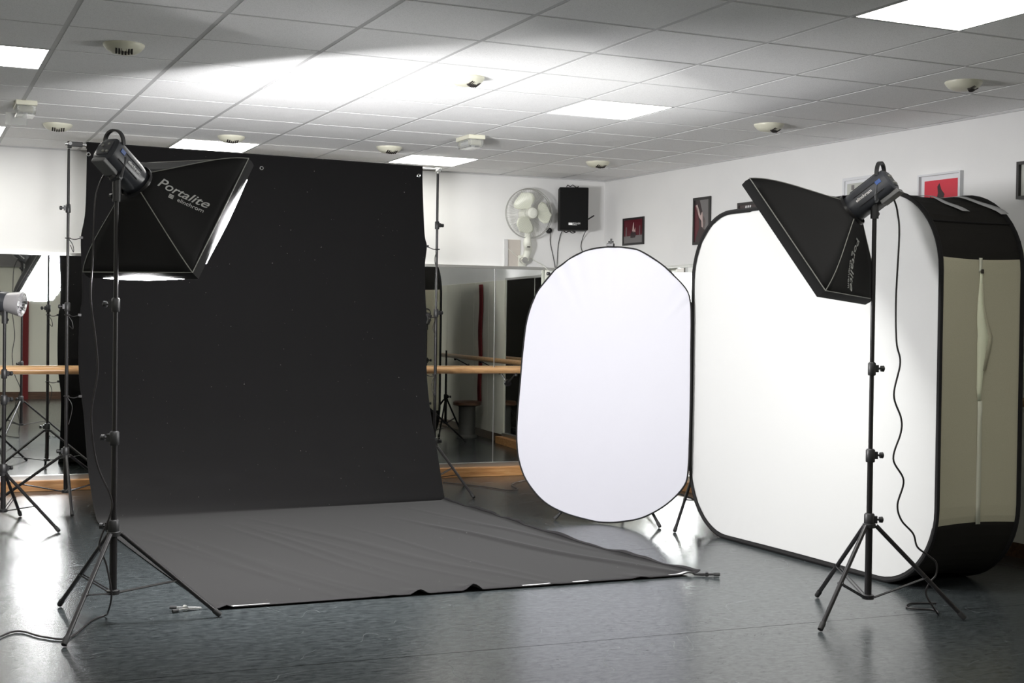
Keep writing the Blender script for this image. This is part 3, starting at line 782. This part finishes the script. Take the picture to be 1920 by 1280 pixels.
def seam_path(z_, out=.004): return None
# seam line across the upper black cloth
b = MB(); yz = min((p for p in ol if p[1] > 1.8 and p[0] < 6), key=lambda p: abs(p[1]-1.905))
b.tube([(x, yz[0]+.014*math.sin(PI*(x-XF)/(XB-XF))-.004, yz[1]) for x in [XF+(XB-XF)*k/10 for k in range(11)]], .004, 6); b.build('seam', 'hem', hb)
# grey straps lying over the top corner
def top_pt(x, th, out=.004):         # th: angle on the near upper corner, 0 = side, 90 = top
    a = math.radians(th); r = .43+out-.018*math.sin(PI*(x-XF)/(XB-XF)); return V((x, 5.73-r*math.cos(a), 1.663+r*math.sin(a)))
for xs in ((5.04, .10, 50, 106), (5.27, .10, 46, 110)):
    rows = []
    for k in range(16):
        f = k/15; th = xs[3]+(xs[2]-xs[3])*f; x = xs[0]-.10+(.18)*f+.014*math.sin(f*9+xs[0]*7); rows.append([top_pt(x-.026, th, .010+.004*math.sin(f*14)), top_pt(x+.026, th, .010+.004*math.sin(f*14+1))])
    MB().grid(rows).build('strap', 'velcro', hb, solid=.0015, angle=180)

# ------------------------------------------------------------------ white oval panel
OP = V((4.40, 8.03, 0)); od = V((.5, -.56, 0)).normalized(); on = V((-od.y, od.x, 0))
on = -on if on.y > 0 else on
half_l = [(1.892, 0.0), (1.880, .13), (1.838, .252), (1.780, .345), (1.714, .428), (1.565, .546), (1.386, .612), (1.161, .641), (.936, .658), (.711, .675), (.523, .676), (.375, .650), (.247, .587), (.124, .464), (.054, .303), (.016, .106)]
half_r = [(.012, .0), (.024, .10), (.064, .257), (.165, .424), (.298, .545), (.42, .570), (.6, .575), (.8, .577), (1.0, .577), (1.2, .575), (1.4, .574), (1.52, .567), (1.60, .541), (1.676, .472), (1.773, .361), (1.863, .210), (1.886, .10)]
opts = [(-s_, z) for z, s_ in half_l]+[(s_, z) for z, s_ in half_r]
cl = catmull([V((a, b, 0)) for a, b in opts]+[V((opts[0][0], opts[0][1], 0))], 5)[:-1]
def opos(s_, z, o=0): return OP+od*s_+on*o+V((0, 0, z))
ov = thing('oval_reflector', OP, 'tall cool-white oval fabric panel with thin black rim beside the lightbox', 'photo reflector')
rows = []
for k in range(0, 26):
    f = k/25; rows.append([opos(p.x*f, .95+(p.y-.95)*f, .0-.012*(1-f*f)*0+.0035*math.sin(i*1.1)*f**5*(1 if p.y > 1.5 else .1)) for i, p in enumerate(cl)])
for r in rows: r.append(r[0])
MB().grid(rows).build('fabric', 'lav_fabric', ov, angle=180)
MB().tube([opos(p.x, max(p.y, .010)) for p in cl], .0055, 8, closed=True).build('rim', 'black_fabric', ov)
rc_ = MB()      # rear cloth
rows = [[opos(p.x*f, .95+(p.y-.95)*f, -.006) for p in cl] for f in (0.001, .35, .7, .995)]
for r in rows: r.append(r[0])
MB().grid(rows).build('rear_fabric', 'black_fabric', ov, angle=180)
# stand behind the oval
oc = OP-on*.28+od*.0
st = light_stand((oc.x, oc.y), [(4.145, 8.313), (4.654, 7.751), (oc.x+.25, oc.y+.4)], .42, 1.9, [.47, 1.1], 'black stand behind the white oval panel, two feet showing below it', base=.14, r=(.012, .010, .008), group='black tripod light stands')
ck = thing('spring_clip', opos(0, 1.9, 0), 'small black clip gripping the top of the white oval panel', 'clip')
b = MB(); b.box(opos(.0, 1.905, .0), (.05, .03, .022), Matrix.Rotation(-.84, 3, 'Z')); b.cyl(opos(-.018, 1.925, 0), opos(.02, 1.925, 0), .006); b.build('jaw', 'black_plastic', ck, bevel=.003)
b = MB(); b.cyl(opos(.0, 1.915, 0), opos(.004, 1.948, 0), .007); b.build('arm', 'black_plastic', ck)

# ------------------------------------------------------------------ lamps near the mirrors
light_stand((5.10, 7.98), [(4.652, 7.557), (5.62, 7.85), (4.98, 8.55)], .42, 1.33, [.47, .95], 'light stand behind the lightbox, one leg showing between the white panels', base=.14)
flash_head((5.03, 8.06, 1.40), (-.45, .88, -.05), (0, 0, 1), (5.10, 7.98, 1.33), 'flash head with silver dish behind the lightbox, seen in the mirror', rear=.2, dish=True)
light_stand((.624, 9.35), [(.757, 9.68), (.924, 8.88), (.08, 9.2)], .33, 1.37, [.38, .83, 1.0], 'black light stand at the left picture edge in front of the barre', base=.09)
lh = flash_head((.640, 9.36, 1.455), (.72, -.36, -.10), (0, 0, 1), (.624, 9.35, 1.37), 'flash head with silver dish at the left picture edge', rear=.2, dish=True)
light_stand((5.72, 6.75), [(5.5, 7.2), (5.50, 6.42), (6.0, 6.5)], .42, 1.02, [.47, .8], 'spare light stand by the right wall, seen only in the mirror', base=.14)
# stool near the right wall, only in the mirror
t = thing('stool', (5.84, 7.22, 0), 'low round stool by the right wall, seen only in the mirror', 'stool')
MB().lathe([(.12, .0), (.12, .02), (.10, .04), (.10, .36), (.115, .38)], (5.84, 7.22, 0)).build('base', 'stool_grey', t)
MB().lathe([(.15, .38), (.168, .39), (.168, .42), (.15, .435), (.0, .44)], (5.84, 7.22, 0)).build('seat', 'dkwood', t)
# narrow dark red curtain on the right wall
rows = []
for k in range(30):
    z = .42+1.4*k/29; o = .0+.015*math.sin(k*.45); rows.append([onR(3.80+o, z, .035), onR(3.83+o, z, .055), onR(3.86+o, z, .035), onR(3.89+o*1.4, z, .055), onR(3.92+o*1.4, z, .035)])
tag(MB().grid(rows).build('curtain', 'red', angle=180, solid=.003), 'narrow dark red curtain on the right wall, seen only in the mirror', 'curtain')

# ------------------------------------------------------------------ wall fan
FC = onB(.818, 2.344, .15)
bx, bz = -bd, V((0, 0, 1))
fan = thing('wall_fan', onB(.748, 2.1, .0), 'off-white wall fan with three blades and wire cage left of the loudspeaker', 'fan')
def fp(a, r, o=0): return FC+bx*math.cos(a)*r+bz*math.sin(a)*r+bn*o
cg = MB(); cg.tube([fp(2*PI*k/48, .222, .0) for k in range(48)], .0038, 8, closed=True); cg.tube([fp(2*PI*k/48, .219, -.03) for k in range(48)], .004, 6, closed=True)
cg.build('cage_ring', 'wire', fan)
wr_ = MB()
for k in range(60):
    a = 2*PI*k/60
    wr_.tube([fp(a, .222, 0), fp(a+.05, .20, .045), fp(a+.15, .13, .065), fp(a+.28, .042, .07)], .0007, 3, caps=False)
    if k % 2 == 0: wr_.tube([fp(a, .222, -.02), fp(a, .19, -.07), fp(a, .10, -.09)], .0007, 3, caps=False)
wr_.build('cage_wires', 'wire', fan)
for k in range(3):
    a0 = math.radians(0+120*k); rows = []; er = bx*math.cos(a0)+bz*math.sin(a0); et = -bx*math.sin(a0)+bz*math.cos(a0)
    for i in range(17):
        f = i/16; r = .035+.168*f; wd = max(.018*(1-f), .098*math.sqrt(max(0, 1-((f-.58)/.42)**2))) if f > .17 else .018+.03*f
        sh = .022*math.sin(f*3)-.012; row = []
        for j in range(9):
            g_ = (j/8-.5)*2; row.append(FC+er*(r-.018*abs(g_)**2*f)+et*(sh+g_*wd)+bn*(.035-g_*wd*.28))
        rows.append(row)
    MB().grid(rows).build('blade', 'blade', fan, solid=.002, angle=180)
hbm = MB(); hbm.lathe([(.052, .030), (.052, .06), (.046, .074), (.03, .080), (.028, .084), (.0, .086)], FC, bn); hbm.build('hub', 'fan_plastic', fan)
MB().lathe([(.03, -.13), (.06, -.12), (.065, -.06), (.05, .0)], FC, bn).build('motor', 'fan_plastic', fan)
nk = MB(); q = catmull([FC-bn*.03-bz*.18, FC-bz*.26-bn*.01-bx*.015, onB(.80, 2.03, .085), onB(.812, 1.95, .06), onB(.82, 1.90, .03)], 5)
nk.tube(q, [.026+.012*math.sin(PI*min(1, i/(len(q)-1)*1.2)) for i in range(len(q))], 12); nk.build('neck', 'fan_plastic', fan)
bt_ = MB()
for k in range(3): bt_.box(onB(.828-.001*k, 2.085-.020*k, .158-.003*k), (.028, .020, .009))
bt_.build('buttons', 'dark', fan, smooth=False)
MB().cyl(onB(.83, 1.93, .02), onB(.83, 1.93, .10), .030).build('pivot', 'alu', fan)
MB().box(onB(.83, 1.925, .012), (.07, .03, .10)).build('wall_bracket', 'fan_plastic', fan)
wbd = thing('wall_board', onB(.92, 1.99, .0), 'small pinkish-grey board on the wall behind the fan neck', 'board')
b = MB(); slab(b, P0, bd, bn, .845, .965, 1.875, 2.115, 0, .010); b.build('plate', 'board', wbd, smooth=False)
b = MB(); slab(b, P0, bd, bn, .968, 1.0, 1.875, 2.115, 0, .022); b.build('cable_duct', 'tbar', wbd, smooth=False)
# ------------------------------------------------------------------ wall loudspeaker
sp_ = thing('loudspeaker', onB(.316, 2.2, 0), 'black wall loudspeaker with white logo beside the fan', 'loudspeaker')
Rb = Matrix.Rotation(-A-math.radians(20), 3, 'Z'); Rw = Matrix.Rotation(-A, 3, 'Z')
sc = onB(.40, 2.397, .17); sbn = Rb @ V((0, -1, 0)); sbx = Rb @ V((1, 0, 0))
MB().box(sc, (.262, .17, .383), Rb).build('cabinet', 'speaker', sp_, smooth=False, bevel=.008)
MB().box(sc+sbn*.088, (.250, .010, .370), Rb).build('grille', mat('grille_cloth', (.005, .005, .005), .8, spec=.2), sp_, smooth=False, bevel=.004)
lgx = basis(sc+sbn*.0945-bz*.137+sbx*.003, sbx, bz, sbn)
MB().box(sc+sbn*.0935-bz*.137-sbx*.030, (.034, .002, .020), Rb).build('logo_plate', 'white_print', sp_, smooth=False)
MB().box(sc+sbn*.0935-bz*.1455+sbx*.004, (.05, .002, .004), Rb).build('logo_bar', 'white_print', sp_, smooth=False)
text_part('POWER', .021, basis(sc+sbn*.0945-bz*.134+sbx*.022, sbx, bz, sbn), 'white_print', sp_, 'logo', .3, 1.0)
b = MB(); b.box(onB(.345, 2.40, .05), (.06, .10, .05), Rw); b.box(onB(.345, 2.40, .01), (.10, .02, .16), Rw); b.cyl(onB(.30, 2.27, .10), onB(.165, 2.355, .12), .006); b.build('bracket', 'black_metal', sp_, smooth=False)
def cable(name, pts, r, label, cat='cable', group=None, n=8, m='cable'):
    o = MB().tube(catmull(pts, n), r, 6).build(name, m); return tag(o, label, cat, group)
cable('loose_lead', [onB(.48, 2.595, .2), onB(.46, 2.612, .18), onB(.43, 2.602, .17), onB(.41, 2.615, .18), onB(.38, 2.595, .19), onB(.36, 2.604, .2)], .004, 'short black lead coiled on top of the loudspeaker')
cable('loose_lead', [onB(.49, 2.198, .17), onB(.46, 2.188, .16), onB(.43, 2.200, .16), onB(.40, 2.185, .16), onB(.37, 2.195, .16), onB(.405, 2.200, .17)], .0045, 'short dark lead bundled under the loudspeaker')
cable('speaker_cable', [onB(.445, 2.26, .12), onB(.455, 2.18, .03), onB(.47, 2.08, .012), onB(.475, 1.98, .01), onB(.495, 1.86, .035), onB(.51, 1.77, .035)], .0035, 'thin black cable hanging from the loudspeaker left side')
cable('speaker_cable', [onB(.235, 2.22, .10), onB(.235, 2.15, .03), onB(.24, 2.08, .01), onB(.225, 2.02, .01), onB(.222, 1.95, .012), onB(.225, 1.80, .035)], .0035, 'thin black cable hanging from the loudspeaker right side')
pg = thing('wall_plug', onB(.565, 2.205, 0), 'round black plug in the wall between fan and loudspeaker', 'plug')
MB().lathe([(.026, 0), (.026, .025), (.018, .045), (.010, .05)], onB(.565, 2.208, .0), bn).build('plug_body', 'black_plastic', pg)
MB().tube(catmull([onB(.565, 2.205, .04), onB(.562, 2.17, .035), onB(.55, 2.1, .012), onB(.525, 2.0, .01), onB(.505, 1.90, .015), onB(.49, 1.78, .035)], 8), .0035, 6).build('lead', 'cable', pg)
cable('fan_cable', [onB(.83, 1.92, .08), onB(.76, 1.955, .03), onB(.70, 1.93, .012), onB(.64, 1.90, .02), onB(.60, 1.865, .04), onB(.585, 1.84, .05)], .003, 'pale cable running from the fan to the socket strip', m='fan_plastic')
cable('fan_cable', [onB(.965, 2.03, .02), onB(.90, 1.975, .03), onB(.86, 1.95, .05), onB(.82, 1.955, .10), onB(.80, 1.93, .10), onB(.84, 1.90, .09), onB(.87, 1.93, .09), onB(.83, 1.96, .1)], .003, 'pale cable looped around the fan wall bracket', m='fan_plastic')
ps = thing('socket_strip', onB(.59, 1.75, .02), 'white socket strip with a black plug hanging beside the oval panel', 'socket strip')
MB().box(onB(.592, 1.775, .045), (.045, .035, .15), Rb).build('case', 'fan_plastic', ps, smooth=False, bevel=.008)
MB().lathe([(.016, 0), (.016, .02), (.01, .035)], onB(.592, 1.815, .062), bn).build('plug', 'black_plastic', ps)

# ------------------------------------------------------------------ framed pictures on the right wall
def picture(s0, s1, z0, z1, fw_, fm, label, photo, items=(), depth=.015, mount=0, bgmat=None):
    t = thing('picture_frame', onR((s0+s1)/2, z0, 0), label, 'framed picture', 'framed pictures on the right wall')
    def R(a, b, c, d, o0, o1, nm, m, par=t): q = MB(); slab(q, P0, rd, rn, a, b, c, d, o0, o1); return q.build(nm, m, par, smooth=False)
    f = MB()
    for a, b, c, d in ((s0, s1, z0, z0+fw_), (s0, s1, z1-fw_, z1), (s0, s0+fw_, z0+fw_, z1-fw_), (s1-fw_, s1, z0+fw_, z1-fw_)): slab(f, P0, rd, rn, a, b, c, d, 0, depth)
    f.build('frame', fm, t, smooth=False)
    if mount: R(s0+fw_, s1-fw_, z0+fw_, z1-fw_, 0, .006, 'mount', 'mat_white')
    k = fw_+mount; a0, a1, c0, c1 = s0+k, s1-k, z0+k, z1-k
    ph = R(a0, a1, c0, c1, .0 if not mount else .0062, .0085, 'photo', photo)
    for it in items:
        m_, pl = it
        b = MB(); b.prism([onR(a0+(a1-a0)*u, c0+(c1-c0)*v_, .0087) for u, v_ in pl], rn*.0006); b.build('photo_figure', m_, ph, smooth=False)
    return t
picture(.346, .694, 2.075, 2.318, .018, 'frame_black', 'black-framed dark maroon photo nearest the room corner', 'photo_maroon',
        [('photo_grey', [(0, 0), (1, 0), (1, .32), (0, .30)]), ('photo_dark', [(.36, .22), (.60, .22), (.66, .36), (.58, .5), (.42, .5), (.34, .36)]),
         ('photo_skin', [(.44, .45), (.50, .86), (.53, .88), (.54, .5), (.60, .66), (.62, .46)]), ('photo_grey', [(.10, .25), (.14, .25), (.14, .70), (.10, .70)]), ('photo_grey', [(.84, .3), (.87, .3), (.87, .72), (.84, .72)])])
picture(1.456, 1.70, 2.03, 2.418, .022, 'frame_black', 'tall black-framed photo of a raised arm, partly behind the lightbox rim', 'photo_dark',
        [('photo_maroon', [(0, 0), (.34, .35), (.22, .8), (0, .9)]), ('photo_grey', [(.35, 1), (1, 1), (1, .25), (.6, .3), (.55, .7)]),
         ('photo_skin', [(.06, .88), (.18, .90), (.42, .62), (.52, .72), (.64, .60), (.80, .50), (.70, .30), (.50, .36), (.48, .5), (.30, .6)])])
picture(2.069, 2.50, 2.06, 2.332, .02, 'frame_black', 'black frame with white tick marks, only its top corner above the lightbox', 'photo_dark',
        [('white_print', [(.20+.07*k, .84), (.24+.07*k, .84), (.25+.07*k, .97), (.21+.07*k, .97)]) for k in range(3)])
picture(3.306, 3.76, 2.10, 2.414, .020, 'frame_white', 'white-framed pale picture behind the right flash head', 'photo_pale',
        [('photo_olive', [(0, 0), (.10, 0), (.14, .2), (.08, .62), (.0, .45)]), ('photo_grey', [(.12, .80), (.20, .80), (.20, .95), (.12, .95)]), ('photo_olive', [(.18, 0), (.42, 0), (.40, .3), (.26, .5), (.20, .4)]), ('mat_white', [(.45, .3), (1, .3), (1, 1), (.45, 1)])], mount=.022)
picture(4.057, 4.43, 2.07, 2.366, .012, 'frame_white', 'white-framed red photo above the top of the lightbox', 'red_photo',
        [('photo_dark', [(.02, .30), (.12, .36), (.2, .55), (.24, .4), (.3, .3), (.22, .2), (.1, .2)]), ('photo_dark', [(.36, .3), (.42, .6), (.40, .8), (.46, .9), (.52, .7), (.62, .55), (.55, .3), (.5, .2)])], depth=.03, mount=.030)
picture(4.88, 5.25, 2.148, 2.372, .018, 'frame_black', 'black frame cut by the right picture edge', 'photo_pale', depth=.03)

# ------------------------------------------------------------------ cables and small floor things
cable('power_cable', [(.835, 6.20, 2.02), (.80, 6.18, 1.95), (.782, 6.17, 1.86), (.775, 6.17, 1.62), (.768, 6.17, 1.45), (.79, 6.17, 1.27), (.80, 6.17, 1.12), (.775, 6.17, .93), (.80, 6.17, .72),
                      (.862, 6.15, .56), (.855, 6.15, .48), (.812, 6.15, .36), (.84, 6.13, .27), (.862, 6.12, .14), (.855, 6.17, .05), (.86, 6.30, .008), (.79, 6.22, .006), (.66, 5.92, .006), (.56, 5.98, .006), (.48, 6.12, .006), (.40, 6.05, .006), (.2, 5.7, .006), (.05, 5.6, .006)],
      .0042, 'black power cable hanging down the left stand and across the floor', group='black flash power cables')
cable('power_cable', [(4.256, 5.047, 2.034), (4.285, 5.03, 1.96), (4.298, 5.026, 1.909), (4.306, 5.021, 1.808), (4.294, 5.022, 1.504), (4.297, 5.017, 1.302), (4.314, 5.008, 1.201), (4.288, 5.018, 1.049), (4.318, 5.00, .94),
                      (4.318, 5.00, .87), (4.287, 5.013, .746), (4.332, 4.991, .645), (4.306, 5.0, .53), (4.324, 4.992, .456), (4.375, 4.968, .393), (4.394, 4.958, .33), (4.445, 4.934, .288), (4.475, 4.92, .256), (4.478, 4.922, .20), (4.445, 4.93, .16), (4.43, 4.935, .11), (4.46, 4.92, .05), (4.50, 4.93, .008), (4.56, 5.02, .006), (4.47, 5.10, .006), (4.56, 5.18, .006), (4.68, 5.14, .006)],
      .0045, 'black power cable looping down beside the right stand', group='black flash power cables')
# extra slack loop near the left stand foot, and cable behind the oval
cable('floor_cable', [(4.2, 10.55, .006), (4.4, 10.2, .006), (4.5, 9.9, .006), (4.62, 9.95, .006), (4.7, 10.25, .006), (4.95, 10.5, .006)], .004, 'thin black cable lying on the floor near the back wall mirror')
def clamp(x, y, ang, label, mt='chrome', m2='alu'):
    t = thing('spring_clamp', (x, y, 0), label, 'clamp', 'metal clamps at the backdrop front corners'); R = Matrix.Rotation(ang, 3, 'Z'); o = V((x, y, 0))
    def P(a, b, z): return o+R @ V((a, b, 0))+V((0, 0, z))
    b = MB(); b.tube([P(-.075, .02, .018), P(-.03, .012, .014), P(.01, .006, .012), (P(.06, .0, .010))], [.005, .006, .007, .004], 8); b.build('upper_jaw', mt, t)
    b = MB(); b.tube([P(-.07, -.028, .010), P(-.03, -.012, .010), P(.01, -.004, .009), P(.06, -.001, .008)], [.005, .006, .007, .004], 8); b.build('lower_jaw', mt, t)
    b = MB(); b.cyl(P(-.012, -.012, .014), P(-.012, .022, .014), .011); b.build('spring', m2, t)
    b = MB(); b.tube([P(-.082, .022, .018), P(-.05, .016, .016)], .008, 8); b.tube([P(-.078, -.031, .010), P(-.05, -.02, .010)], .008, 8); b.build('grip', 'rubber', t)
clamp(1.235, 6.30, .0, 'metal spring clamp on the floor beside the left backdrop corner')
clamp(3.995, 6.175, PI-.55, 'small dark clamp at the pointed right front corner of the backdrop', 'black_metal', 'black_plastic')
